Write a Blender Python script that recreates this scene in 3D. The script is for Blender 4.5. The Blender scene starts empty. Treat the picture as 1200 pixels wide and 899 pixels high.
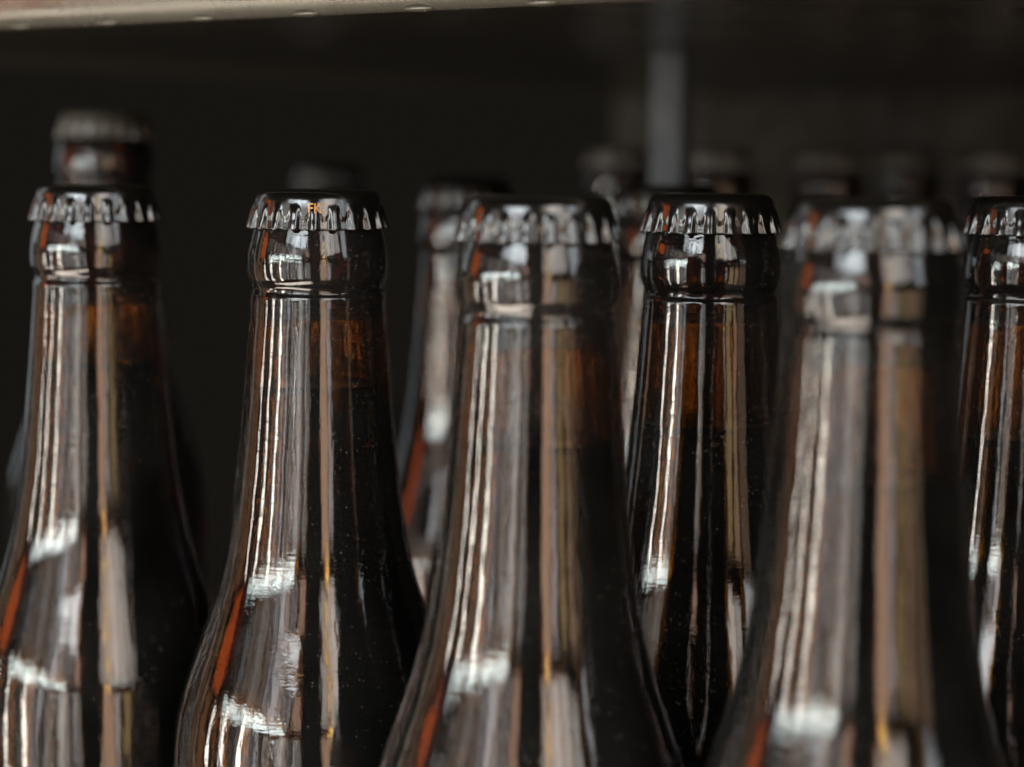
import bpy, bmesh, math, random
from mathutils import Vector, Matrix
random.seed(11)
R = math.radians
MM = 0.001
S = bpy.context.scene
COL = S.collection

# ------------------------------------------------------------------ camera
F_PX = 2350.0                       # focal length in photo pixels (1200 wide)
cam_d = bpy.data.cameras.new('camera')
cam = bpy.data.objects.new('camera', cam_d); COL.objects.link(cam)
cam_d.sensor_width = 36.0; cam_d.lens = 36.0 * F_PX / 1200.0
PITCH, ROLL = R(6.46), R(0.6)
cam.matrix_world = (Matrix.Translation((0, 0, 0.246)) @ Matrix.Rotation(R(90) - PITCH, 4, 'X')
                    @ Matrix.Rotation(ROLL, 4, 'Z'))
cam_d.clip_start = 0.01; cam_d.clip_end = 50
cam_d.dof.use_dof = True; cam_d.dof.focus_distance = 0.431
cam_d.dof.aperture_fstop = cam_d.lens / 9.3
S.camera = cam

# ------------------------------------------------------------------ world (an unlit, dark shop interior)
W = bpy.data.worlds.new('World'); S.world = W; W.use_nodes = True
bg = W.node_tree.nodes['Background']
bg.inputs['Color'].default_value = (0.007, 0.006, 0.0048, 1); bg.inputs['Strength'].default_value = 1.0

# ------------------------------------------------------------------ lamps of the aisle
P0 = Vector((-0.02, 0.42, 0.19))
def lamp(name, az, el, col, rad, dist=1.3):
    """rectangular area lamp seen from the bottles between azimuths az and elevations el (degrees; 0 = towards the viewer, + = right)"""
    a, e = R((az[0]+az[1])/2), R((el[0]+el[1])/2)
    d = Vector((math.sin(a)*math.cos(e), -math.cos(a)*math.cos(e), math.sin(e)))
    w = 2*dist*math.tan(R(abs(az[1]-az[0]))/2)*math.cos(e); h = 2*dist*math.tan(R(abs(el[1]-el[0]))/2)
    L = bpy.data.lights.new(name, 'AREA'); L.shape = 'RECTANGLE'; L.size = w; L.size_y = h
    L.color = col; L.energy = 1.5*rad*math.pi*w*h
    o = bpy.data.objects.new(name, L); COL.objects.link(o)
    o.location = P0 + d*dist
    o.rotation_euler = d.to_track_quat('Z', 'Y').to_euler()
    return o
WARM = (1, .93, .80); COOL = (.86, 1, .97); GREY = (1, .93, .85)
# upright strip lights of the cabinets across the aisle
for a0, a1, e1, r in ((-93.4, -91.8, 2.5, 17), (-79.0, -77.0, 5.5, 19), (-61.4, -59.0, 7.5, 22)):
    lamp('upright_strip_light', (a0, a1), (-26, e1), WARM, r)
# ceiling lights in a row
for a0, a1, e, r in ((-84, -77, 5.6, 6), (-76, -65, 6.8, 10), (-64, -52, 7.8, 13), (-51, -38, 8.5, 16), (-36.5, -24, 8.8, 14)):
    lamp('ceiling_light', (a0, a1), (e-1, e+1.4), COOL, r)
# random narrow upright lamps, added to give the glass streaky grey reflections
rg = random.Random(5)
a0 = -90.0
while a0 < -10.5:
    w = rg.uniform(.6, 2.4); gap = rg.uniform(.2, 1.1)
    c = rg.choice(((1, .97, .92), (.97, 1, .98), (1, .86, .72), (.92, .96, 1), (1, .93, .84)))
    r = (.22 + 1.7*max(0, min(1, (a0+74)/34))) * 2.0**rg.uniform(-2.6, 1.3)
    lamp('soft_fill_strip', (a0, a0+w), (-26 + rg.uniform(0, 8), 7.2 - rg.uniform(0, 1.5)), c, r)
    a0 += w + gap
# lit ceiling between the lights
a0 = -88.0
while a0 < -22:
    w = rg.uniform(2, 6); gap = rg.uniform(.4, 1.6)
    lamp('ceiling_panel_light', (a0, a0+w), (10.4, 19), rg.choice((GREY, (.95, .96, 1), (1, .84, .70))), (.4+1.5*max(0, min(1, (a0+74)/34)))*2.0**rg.uniform(-.9, .9))
    a0 += w + gap
for a0, a1, r in ((-54, -46, 4), (-44.5, -37, 7), (-36, -28, 10), (-27, -16, 8)):
    lamp('window_light', (a0, a1), (20, 31), (.88, .96, 1), r)
lamp('copper_sign_light', (-18, -11), (10.5, 19), (1, .66, .48), 2.2)
for e0, e1, r in ((-4, -3.6, 12), (-1.2, -.8, 9), (2.2, 3.2, 14)):
    lamp('small_cool_light', (-33, -30.8), (e0, e1), (.88, .97, 1), r)
# warm and orange lights at the left end
lamp('orange_sign_light', (-104, -92), (4.5, 18), (1, .17, .022), 1.6)
for a0, a1, c, r in ((-122, -118, (1, .8, .6), .5), (-116, -112, (1, .5, .25), .3), (-110, -107, (1, .6, .4), .6), (-105, -98, (1, .42, .16), .5)):
    lamp('brown_aisle_light', (a0, a1), (-24, 2.5), c, r)
lamp('amber_light', (-112, -107), (3, 26), (1, .62, .30), .5)
lamp('rear_left_rim_light', (-150, -134), (-6, 30), (.85, .93, 1), .3)  # cool lamps added here and below to brighten the bottles' left rims
lamp('rear_left_rim_light', (-133, -120), (4, 28), (.9, .95, 1), .7)
# right of the photographer
lamp('copper_light', (8.5, 19), (-26, 8), (1, .68, .47), 2.8)
lamp('pale_upright_light', (20, 25), (-22, 6), (1, .92, .9), 2.4)
lamp('olive_light', (28, 35), (-26, 6), (1, .74, .34), 1.5)
lamp('brown_light', (38, 44), (-26, 6), (1, .66, .42), 1.5)
lamp('brown_light', (46, 58), (-26, 6), (1, .66, .42), .6)
for a0, a1, e0, e1, r in ((8, 13.0, 12, 36, 2.6), (15.4, 19, 10.6, 40, 3.6), (19.4, 25, 11.4, 38, 4.6), (25.6, 33, 10.6, 40, 3.4), (33.4, 41, 12.5, 40, 2.4)):
    lamp('pale_wall_light', (a0, a1), (e0, e1), (1, .95, .88), r)
lamp('cool_wall_light', (47, 60), (8, 34), (.86, .94, 1), 2.6)
for e0, e1 in ((8.2, 9.2), (10, 11.5)):
    lamp('golden_light', (13, 16), (e0, e1), (1, .58, .14), 16)
for e0, e1 in ((15, 19), (20, 21.4), (22.6, 27)):
    lamp('golden_light', (13.4, 15.0), (e0, e1), (1, .62, .20), 10)
# light bounced from the pale floor of the aisle, either side of the photographer
lamp('floor_bounce_light', (-96, -8), (-64, -40), (1, .88, .74), 8.0)
lamp('floor_bounce_light', (4, 46), (-64, -40), (1, .88, .74), 8.0)

# ------------------------------------------------------------------ render settings
S.view_settings.view_transform = 'Standard'; S.view_settings.look = 'None'
S.view_settings.exposure = 0.25; S.view_settings.gamma = 1; S.view_settings.use_curve_mapping = False
S.render.engine = 'CYCLES'
cy = S.cycles
cy.max_bounces = 20; cy.transmission_bounces = 16; cy.glossy_bounces = 8; cy.diffuse_bounces = 3
cy.caustics_reflective = False; cy.caustics_refractive = False
cy.sample_clamp_indirect = 6; cy.use_adaptive_sampling = False
cy.use_denoising = True
try: cy.denoiser = 'OPENIMAGEDENOISE'; cy.denoising_input_passes = 'RGB_ALBEDO_NORMAL'
except Exception: pass

# ------------------------------------------------------------------ node helpers
class NT:
    def __init__(s, name):
        s.m = bpy.data.materials.new(name); s.m.use_nodes = True
        s.t = s.m.node_tree; s.t.nodes.clear()
        s.out = s.n('ShaderNodeOutputMaterial')
    def n(s, typ, ins=None, **kw):
        nd = s.t.nodes.new(typ)
        for k, v in kw.items(): setattr(nd, k, v)
        for k, v in (ins or {}).items():
            if isinstance(v, bpy.types.NodeSocket): s.t.links.new(v, nd.inputs[k])
            else: nd.inputs[k].default_value = v
        return nd
    def l(s, a, b): s.t.links.new(a, b)
    def math(s, op, a, b=0.0):
        nd = s.n('ShaderNodeMath', operation=op)
        for i, v in enumerate((a, b)):
            if isinstance(v, bpy.types.NodeSocket): s.l(v, nd.inputs[i])
            else: nd.inputs[i].default_value = v
        return nd.outputs[0]
    def coords(s, scale=(1, 1, 1), rand=True):
        tc = s.n('ShaderNodeTexCoord'); v = tc.outputs['Object']
        if rand:
            oi = s.n('ShaderNodeObjectInfo')
            mul = s.math('MULTIPLY', oi.outputs['Random'], 7.0)
            v = s.n('ShaderNodeVectorMath', {0: v, 1: mul}, operation='ADD').outputs[0]
        return s.n('ShaderNodeVectorMath', {0: v, 1: scale}, operation='MULTIPLY').outputs[0]

def glass_material():
    g = NT('brown_glass')
    # long vertical waves, a fine orange peel, and hair-thin rings round the neck
    w1 = g.n('ShaderNodeTexNoise', {'Vector': g.coords((240, 240, 45)), 'Scale': 1.0, 'Detail': 2.0}).outputs['Fac']
    w2 = g.n('ShaderNodeTexNoise', {'Vector': g.coords((1700, 1700, 2000)), 'Scale': 1.0, 'Detail': 2.0}).outputs['Fac']
    w3 = g.n('ShaderNodeTexNoise', {'Vector': g.coords((120, 120, 1700)), 'Scale': 1.0, 'Detail': 1.0}).outputs['Fac']
    h = g.math('MULTIPLY', w1, 0.000085)
    h = g.math('ADD', h, g.math('MULTIPLY', w2, 0.000013))
    h = g.math('ADD', h, g.math('MULTIPLY', w3, 0.000007))
    bump = g.n('ShaderNodeBump', {'Strength': 1.0, 'Distance': 1.0, 'Height': h})
    gl = g.n('ShaderNodeBsdfPrincipled', {'Base Color': (1, 1, 1, 1), 'Roughness': 0.03, 'IOR': 1.52, 'Transmission Weight': 1.0, 'Normal': bump.outputs[0]})
    # settled dust: sparse pale specks
    vo = g.n('ShaderNodeTexVoronoi', {'Vector': g.coords((1300, 1300, 1300)), 'Scale': 1.0}, feature='F1')
    sp = g.math('LESS_THAN', vo.outputs['Distance'], 0.10)
    sel = g.n('ShaderNodeSeparateColor', {0: vo.outputs['Color']})
    keep = g.math('GREATER_THAN', sel.outputs[0], 0.76)
    cl = g.n('ShaderNodeTexNoise', {'Vector': g.coords((40, 40, 40)), 'Scale': 1.0}).outputs['Fac']
    keep = g.math('MULTIPLY', keep, g.math('GREATER_THAN', cl, 0.45))
    haze_film = g.n('ShaderNodeMapRange', {0: cl, 1: .3, 2: .7, 3: .003, 4: .010}).outputs[0]     # thin even dust layer, doubling as a painted haze that lifts the blacks
    f = g.math('ADD', g.math('MULTIPLY', g.math('MULTIPLY', sp, keep), 0.6), haze_film)
    dust = g.n('ShaderNodeBsdfDiffuse', {'Color': (.8, .78, .74, 1)})
    mx = g.n('ShaderNodeMixShader', {0: f}); g.l(gl.outputs[0], mx.inputs[1]); g.l(dust.outputs[0], mx.inputs[2])
    g.l(mx.outputs[0], g.out.inputs['Surface'])
    va = g.n('ShaderNodeVolumeAbsorption', {'Color': (.78, .64, .10, 1), 'Density': 1350.0})
    g.l(va.outputs[0], g.out.inputs['Volume'])
    return g.m
def beer_material():
    g = NT('dark_beer')
    gl = g.n('ShaderNodeBsdfPrincipled', {'Base Color': (1, 1, 1, 1), 'Roughness': 0.0, 'IOR': 1.34, 'Transmission Weight': 1.0})
    g.l(gl.outputs[0], g.out.inputs['Surface'])
    va = g.n('ShaderNodeVolumeAbsorption', {'Color': (.72, .50, .10, 1), 'Density': 1100.0})
    g.l(va.outputs[0], g.out.inputs['Volume'])
    return g.m
def paint(name, col, rough, metal=0.0, ior=1.5, bump=0.0, scale=400, wear=None, coat=0.0):
    g = NT(name)
    nz = g.n('ShaderNodeTexNoise', {'Vector': g.coords((scale,)*3), 'Scale': 1.0, 'Detail': 4.0}).outputs['Fac']
    big = g.n('ShaderNodeTexNoise', {'Vector': g.coords((60,)*3), 'Scale': 1.0, 'Detail': 5.0, 'Roughness': .65}).outputs['Fac']
    rr = g.n('ShaderNodeMapRange', {0: big, 1: .3, 2: .7, 3: rough*.75, 4: rough*1.35}).outputs[0]
    c0 = tuple(c*.88 for c in col)+(1,); c1 = tuple(min(1, c*1.1) for c in col)+(1,)
    mx = g.n('ShaderNodeMix', {'Factor': big}, data_type='RGBA'); mx.inputs[6].default_value = c0; mx.inputs[7].default_value = c1
    p = g.n('ShaderNodeBsdfPrincipled', {'Base Color': mx.outputs[2], 'Roughness': rr, 'Metallic': metal, 'IOR': ior, 'Coat Weight': coat, 'Coat Roughness': .06})
    if bump:
        b = g.n('ShaderNodeBump', {'Strength': 1.0, 'Distance': bump, 'Height': nz}); g.l(b.outputs[0], p.inputs['Normal'])
    g.l(p.outputs[0], g.out.inputs['Surface'])
    return g.m
M_GLASS = glass_material(); M_BEER = beer_material()
M_CAP = paint('black_cap_paint', (.0035, .003, .0025), .17, ior=1.68, bump=.00001, scale=1500, coat=0)
M_CAP_LIGHTENED = paint('lightened_grey_cap', (.045, .041, .033), .2, ior=1.9, bump=.00001, scale=1500)  # back caps: grey made lighter in place of lamp light that misses them
M_GOLD = paint('orange_gold_print', (.42, .20, .065), .45)
M_RAIL = paint('pale_shelf_paint', (.115, .106, .087), .28, metal=.5, bump=.00003, scale=900)
M_UNDER = paint('dark_shelf_metal', (.032, .028, .022), .28, bump=.00004, scale=300)
M_BACK = paint('dark_back_panel', (.014, .012, .0092), .8)
M_POST = paint('blue_grey_steel', (.040, .047, .058), .5)

# ------------------------------------------------------------------ object helpers
def link_mesh(name, verts, faces, mat, parent=None, smooth=True):
    me = bpy.data.meshes.new(name); me.from_pydata(verts, [], faces); me.update()
    me.materials.append(mat)
    if smooth: me.polygons.foreach_set('use_smooth', [True]*len(me.polygons))
    o = bpy.data.objects.new(name, me); COL.objects.link(o)
    if parent: o.parent = parent
    return o
def lathe(profile, seg=96):
    """profile: list of (r, z); closed at both ends on the axis when r == 0"""
    vs, fs, rows = [], [], []
    for r, z in profile:
        if r < 1e-7: rows.append([len(vs)]); vs.append((0, 0, z))
        else:
            rows.append(list(range(len(vs), len(vs)+seg)))
            vs += [(r*math.cos(2*math.pi*i/seg), r*math.sin(2*math.pi*i/seg), z) for i in range(seg)]
    for a, b in zip(rows, rows[1:]):
        for i in range(seg):
            j = (i+1) % seg
            if len(a) == 1 and len(b) == 1: continue
            if len(a) == 1: fs.append((a[0], b[i], b[j]))
            elif len(b) == 1: fs.append((a[j], a[i], b[0]))
            else: fs.append((a[i], b[i], b[j], a[j]))
    return vs, fs
def pchip(pts):
    """monotone cubic through (t, r)"""
    xs = [p[0] for p in pts]; ys = [p[1] for p in pts]; n = len(xs)
    h = [xs[i+1]-xs[i] for i in range(n-1)]; d = [(ys[i+1]-ys[i])/h[i] for i in range(n-1)]
    m = [d[0]]+[0]*(n-2)+[d[-1]]
    for i in range(1, n-1):
        if d[i-1]*d[i] > 0:
            w1 = 2*h[i]+h[i-1]; w2 = h[i]+2*h[i-1]; m[i] = (w1+w2)/(w1/d[i-1]+w2/d[i])
    def f(x):
        if x <= xs[0]: return ys[0]
        if x >= xs[-1]: return ys[-1]
        i = max(k for k in range(n-1) if xs[k] <= x)
        t = (x-xs[i])/h[i]; t2 = t*t; t3 = t2*t
        return (2*t3-3*t2+1)*ys[i]+(t3-2*t2+t)*h[i]*m[i]+(-2*t3+3*t2)*ys[i+1]+(t3-t2)*h[i]*m[i+1]
    return f
# outer profile: millimetres below the rim of the cap -> radius
OUT = pchip([(-4.6, 13.2), (-3, 13.6), (0, 14.3), (3, 15.1), (6, 15.6), (9, 15.78), (10.6, 15.68), (11.5, 15.48), (12.1, 15.22), (13.3, 14.66), (13.7, 14.56), (14.15, 14.62),
             (14.8, 15.0), (15.6, 15.2), (16.4, 15.15), (22, 15.5), (30, 16.1), (44, 17.3), (53, 18.15), (62, 19.2), (70, 20.4), (78, 22.0), (86, 24.2),
             (95, 27.2), (104, 30.2), (111, 32.0), (118, 32.9), (126, 33.3), (134, 33.4), (150, 33.4), (222, 33.4), (226, 32.4), (228.3, 29.8)])
CAP_Z = 229.7
def wall(t): return 3.0 if t > 20 else 3.0 + 2.6*min(1, (20-t)/8)
def glass_profile(extra):
    ts = []
    t = -4.6
    while t < 228.3:
        ts.append(t); t += (.45 if t < 19 else 1.5 if t < 140 else 6 if t < 218 else 1.0)
    ts.append(228.3)
    def z(t): return (CAP_Z - t + extra if t < 150 else (CAP_Z-t)*(1+extra/(CAP_Z-150)))*MM
    outer = [(OUT(t)*MM, z(t)) for t in ts]
    inner = [((OUT(t)-wall(t))*MM, z(t)) for t in ts if t < 222]
    inner[0] = (9.4*MM, z(-4.6))
    prof = [(0, 6.5*MM), (24*MM, 5.5*MM)] + list(reversed(inner))
    prof = prof + [(11.2*MM, z(-5.1)), (12.6*MM, z(-5.0))] + outer + [(29*MM, 0.0), (24*MM, 1.5*MM), (0, 3*MM)]
    return prof
def beer_profile(fill, extra):
    z = lambda t: (CAP_Z - t + extra if t < 150 else (CAP_Z-t)*(1+extra/(CAP_Z-150)))*MM
    ts = []; t = fill
    while t < 220: ts.append(t); t += 2.0
    rs = [((OUT(t)-wall(t)+.12)*MM, z(t)) for t in ts]
    return [(0, z(fill+1.6)), (rs[0][0]*.75, z(fill+1.3)), (rs[0][0]*.95, z(fill+.7))] + rs + [(24*MM, 6.4*MM), (0, 6.7*MM)]
def smooth(x): x = max(0, min(1, x)); return x*x*(3-2*x)
CAP_H = 1.33
CAP_PROF = [(0, 6.45), (5, 6.42), (9, 6.38), (11.2, 6.36), (12.1, 6.30), (12.8, 6.12), (13.3, 5.85), (13.65, 5.5), (13.9, 5.1), (14.1, 4.6), (14.25, 4.0), (14.38, 3.4), (14.5, 2.8), (14.62, 2.2), (14.75, 1.6), (14.9, 1.0), (15.0, .5), (15.08, .12), (15.0, 0.0), (14.75, .02), (14.4, .4), (14.2, 1.5), (14.0, 3.0), (13.6, 4.6)]
def cap_radius(r, z, th, deep=1.0):
    """radius of the fluted skirt at angle th, before the height is stretched: narrow flared ribs, U-shaped press marks between them"""
    c = math.cos(21*th); ridge = smooth(.30+.72*c)
    dip = max(0, .35-c)/1.35
    u = smooth((1.9 + 2.0*(1-dip)**2 - z)/.5) * smooth(dip*3.2)
    return r + smooth((4.5-z)/1.9)*(.55+.5*smooth((3.2-z)/3.2))*ridge - .32*u*deep
_f = CAP_PROF[6:18]; _g = []
for (r0, z0), (r1, z1) in zip(_f, _f[1:]):
    _g += [(r0, z0), ((r0+r1)/2, (z0+z1)/2)]
N_OUT = 6+len(_g)+1
CAP_PROF = CAP_PROF[:6]+_g+CAP_PROF[17:]
def cap_mesh_data():
    """pressed crown cap, 21 flutes; z = 0 at its lower rim"""
    N = 21*16; vs, fs, rows = [], [], []
    for k, (r, z) in enumerate(CAP_PROF):
        if r == 0: rows.append([0]); vs.append((0, 0, z*CAP_H*MM)); continue
        rows.append(list(range(len(vs), len(vs)+N)))
        for i in range(N):
            th = 2*math.pi*i/N
            rr = cap_radius(r, z, th, 1 if k < N_OUT else .3)
            zz = z - .16*smooth((5.2-z)/4.4)*max(0, math.cos(21*th))**1.4 if z < 2 else z
            vs.append((rr*MM*math.cos(th), rr*MM*math.sin(th), zz*CAP_H*MM))
    for a, b in zip(rows, rows[1:]):
        for i in range(N):
            j = (i+1) % N
            fs.append((a[0], b[i], b[j]) if len(a) == 1 else (a[i], b[i], b[j], a[j]))
    return vs, fs

# ------------------------------------------------------------------ the bottles
CACHE = {}
def bottle(label, x, y, fill=35, extra=0, group=None, rot=0):
    root = bpy.data.objects.new('beer_bottle', None); COL.objects.link(root)
    root.empty_display_size = .02
    root.location = (x, y, 0); root.rotation_euler = (0, 0, R(rot))
    root['label'] = label; root['category'] = 'bottle'; root['group'] = 'beer bottles standing on the shelf'
    def part(name, key, data, mat, loc=(0, 0, 0)):
        if key in CACHE:
            o = CACHE[key].copy(); COL.objects.link(o)
        else:
            o = link_mesh(name, *data(), mat); CACHE[key] = o
        o.parent = root; o.location = loc
        return o
    part('glass_body', ('g', extra), lambda: lathe(glass_profile(extra)), M_GLASS)
    part('beer', ('b', fill, extra), lambda: lathe(beer_profile(fill, extra), 64), M_BEER)
    cap = part('crown_cap', ('c', extra > 5), cap_mesh_data, M_CAP_LIGHTENED if extra > 5 else M_CAP, (0, 0, (CAP_Z+extra)*MM))
    cap.rotation_euler = (0, 0, R(random.uniform(0, 17)))
    return root, cap

# ------------------------------------------------------------------ the shelving unit
SH = bpy.data.objects.new('shelving_unit', None); COL.objects.link(SH)
SH['label'] = 'dark metal shelf with a pale rounded front edge above the bottles'; SH['category'] = 'shelf'
YAW = 0.0
#SHELF
def place_shelf(ax, ay, bx, by, lipz):
    """front edge runs from a (left) to b (right); the shelf lies behind it"""
    d = Vector((bx-ax, by-ay, 0)).normalized(); n = Vector((-d.y, d.x, 0))      # n points backwards
    SH.location = (ax, ay, 0); SH.rotation_euler = (0, 0, math.atan2(d.y, d.x))
    # local axes: x along the front edge, y backwards
    def box(name, x0, x1, y0, y1, z0, z1, mat, bev=.0008):
        bm = bmesh.new(); bmesh.ops.create_cube(bm, size=1)
        for v in bm.verts: v.co = ((x0+x1)/2+v.co.x*(x1-x0), (y0+y1)/2+v.co.y*(y1-y0), (z0+z1)/2+v.co.z*(z1-z0))
        bmesh.ops.bevel(bm, geom=bm.edges[:], offset=bev, segments=2, affect='EDGES')
        me = bpy.data.meshes.new(name); bm.to_mesh(me); bm.free(); me.materials.append(mat)
        o = bpy.data.objects.new(name, me); COL.objects.link(o); o.parent = SH; return o
    X0, X1 = -.35, .62
    box('lower_board', X0, X1, -.20, .80, -.022, -.0005, M_UNDER)
    box('upper_board', X0, X1, .004, .80, lipz+.009, lipz+.028, M_UNDER)
    box('back_panel', X0, X1, .802, .815, -.022, lipz+.12, M_BACK)
    # rounded front rail, extruded along x
    prof = []
    for i in range(13):                                    # lower roll, radius 4 mm
        a = R(-200 + i*18.5); prof.append((.0005+.0042*math.cos(a), lipz+.0042+.0042*math.sin(a)))
    prof = [(-.0037+.0, lipz+.042)] + [(-.0036, lipz+.030), (-.0028, lipz+.017), (-.0030, lipz+.011)]
    for i in range(15):
        a = R(180 + i*12.5); prof.append((.0008+.0044*math.cos(a), lipz+.0044+.0044*math.sin(a)))
    prof += [(.0055, lipz+.0088), (.0055, lipz+.042)]
    vs, fs = [], []
    n_ = len(prof); NX = 40
    for k in range(NX+1):
        x = X0+(X1-X0)*k/NX
        vs += [(x, p[0], p[1]) for p in prof]
    for k in range(NX):
        for i in range(n_):
            j = (i+1) % n_; fs.append((k*n_+i, k*n_+j, (k+1)*n_+j, (k+1)*n_+i))
    fs.append(tuple(range(n_))); fs.append(tuple(reversed(range(NX*n_, NX*n_+n_))))
    link_mesh('front_rail', vs, fs, M_RAIL, SH)
    return box
box = place_shelf(-.1327, .5227, .0327, .3992, .277)
# blue grey steel upright far back, from the lower board to the underside of the upper one
inv = (Matrix.Translation(SH.location) @ SH.rotation_euler.to_matrix().to_4x4()).inverted()
pl = inv @ Vector((.0592, .766, 0))
box('upright', pl.x-.007, pl.x+.007, pl.y-.004, pl.y+.004, -.0003, .2855, M_POST)
# small pressed tabs on the lower roll of the rail
def tab_mesh():
    bm = bmesh.new(); bmesh.ops.create_uvsphere(bm, u_segments=14, v_segments=8, radius=1)
    for v in bm.verts: v.co = (v.co.x*.0042, v.co.y*.0022, v.co.z*.0007)
    me = bpy.data.meshes.new('rail_tab'); bm.to_mesh(me); bm.free(); me.materials.append(M_RAIL)
    me.polygons.foreach_set('use_smooth', [True]*len(me.polygons)); return me
TM = tab_mesh()
for k in range(-3, 10):
    t = bpy.data.objects.new('rail_tab', TM); COL.objects.link(t); t.parent = SH
    t.location = (.0091+.0328*k, -.0008, .2774)

# ------------------------------------------------------------------ bottles: x, y of the axis, level of the beer below the cap
FRONT = [
    ('slightly blurred brown bottle at the far left with a taller bottle behind it', -.1018, .4900, 34, 0),
    ('sharp brown bottle whose black cap carries the orange letters FK', -.0440, .4525, 35, 0),
    ('blurred brown bottle in the middle, between the lettered cap and the darker bottle', .0047, .3830, 38, .6),
    ('sharp dark bottle set back between the two blurred front bottles', .0444, .4528, 43, 0),
    ('nearest and most blurred front bottle, right of the sharp dark bottle', .0625, .3495, 40, 1.3),
    ('sharp dark bottle cut off by the right edge of the picture', .1183, .4583, 46, 0),
]
BACK = [
    ('taller blurred bottle whose cap rises just above the far left bottle', -.1338, .6597, 36, 21),
    ('very faint far bottle whose dark cap peeks over the lettered cap', -.0830, .9043, 36, 3),
    ('blurred bottle behind the middle one, its pale neck streak showing on the left', -.0145, .6400, 36, 0),
    ('blurred bottle behind, its pale streak showing between middle and darker bottles', .0457, .5900, 36, 0),
    ('dark bottle far back, mostly hidden behind the pale streaked neck left of the middle bottle', -.0170, .7731, 36, 0),
    ('faint taller bottle far back just left of the blue grey upright', .0480, .9250, 36, 12),
    ('faint taller bottle far back just right of the blue grey upright', .0840, .8350, 36, 12),
    ('faint far bottle above the left half of the nearest cap', .1383, .8850, 36, 12),
    ('most distant faint bottle, above the right half of the nearest cap', .1889, .9657, 36, 12),
    ('faint far bottle above the sharp one cut off by the right edge', .2106, .8850, 36, 12),
]
ZOFF = .0007
caps = []
for i, (lab, x, y, fill, ex) in enumerate(FRONT+BACK):
    r_, c_ = bottle(lab, x, y, fill, ex, rot=random.uniform(0, 360))
    caps.append((r_, c_))
# the printed letters on the skirt of the second cap
def lettering(root, cap, text, az, size, z0):
    cu = bpy.data.curves.new('t', 'FONT'); cu.body = text; cu.size = size; cu.extrude = 0.0; cu.offset = size*.012; cu.resolution_u = 4
    cu.align_x = 'CENTER'
    to = bpy.data.objects.new('t', cu); COL.objects.link(to)
    bpy.context.view_layer.update()
    me = bpy.data.meshes.new_from_object(to.evaluated_get(bpy.context.evaluated_depsgraph_get()))
    bpy.data.objects.remove(to)
    bm = bmesh.new(); bm.from_mesh(me)
    bmesh.ops.triangulate(bm, faces=bm.faces[:])
    for _ in range(3):
        bmesh.ops.subdivide_edges(bm, edges=[e for e in bm.edges if e.calc_length() > .00018], cuts=1)
        bmesh.ops.triangulate(bm, faces=bm.faces[:])
    ex = bmesh.ops.extrude_face_region(bm, geom=bm.faces[:])
    top = {v for v in ex['geom'] if isinstance(v, bmesh.types.BMVert)}
    side = sorted((z_, r_) for r_, z_ in CAP_PROF[5:N_OUT])
    for v in bm.verts:
        x, y = v.co.x, v.co.y
        z = z0 + y; zc = z/MM/CAP_H; a = az + x*.9/.0148
        k = max(i for i in range(len(side)-1) if side[i][0] <= max(zc, side[0][0]))
        t = (zc-side[k][0])/(side[k+1][0]-side[k][0]); base = side[k][1]+(side[k+1][1]-side[k][1])*t
        r = cap_radius(base, zc, a)*MM + (.00007 if v in top else -.0003)
        v.co = (r*math.cos(a), r*math.sin(a), z)
    bmesh.ops.recalc_face_normals(bm, faces=bm.faces[:])
    bm.to_mesh(me); bm.free(); me.name = 'lettering'; me.materials.clear(); me.materials.append(M_GOLD)
    o = bpy.data.objects.new('lettering', me); COL.objects.link(o); o.parent = cap
    o['label'] = 'orange letters FK printed on the cap skirt'
    return o
r_, c_ = caps[1]
world_az = math.atan2(0 - .4525, 0 + .0440) - R(3)
lettering(r_, c_, 'FK', world_az - r_.rotation_euler.z - c_.rotation_euler.z, .0031, .0036)
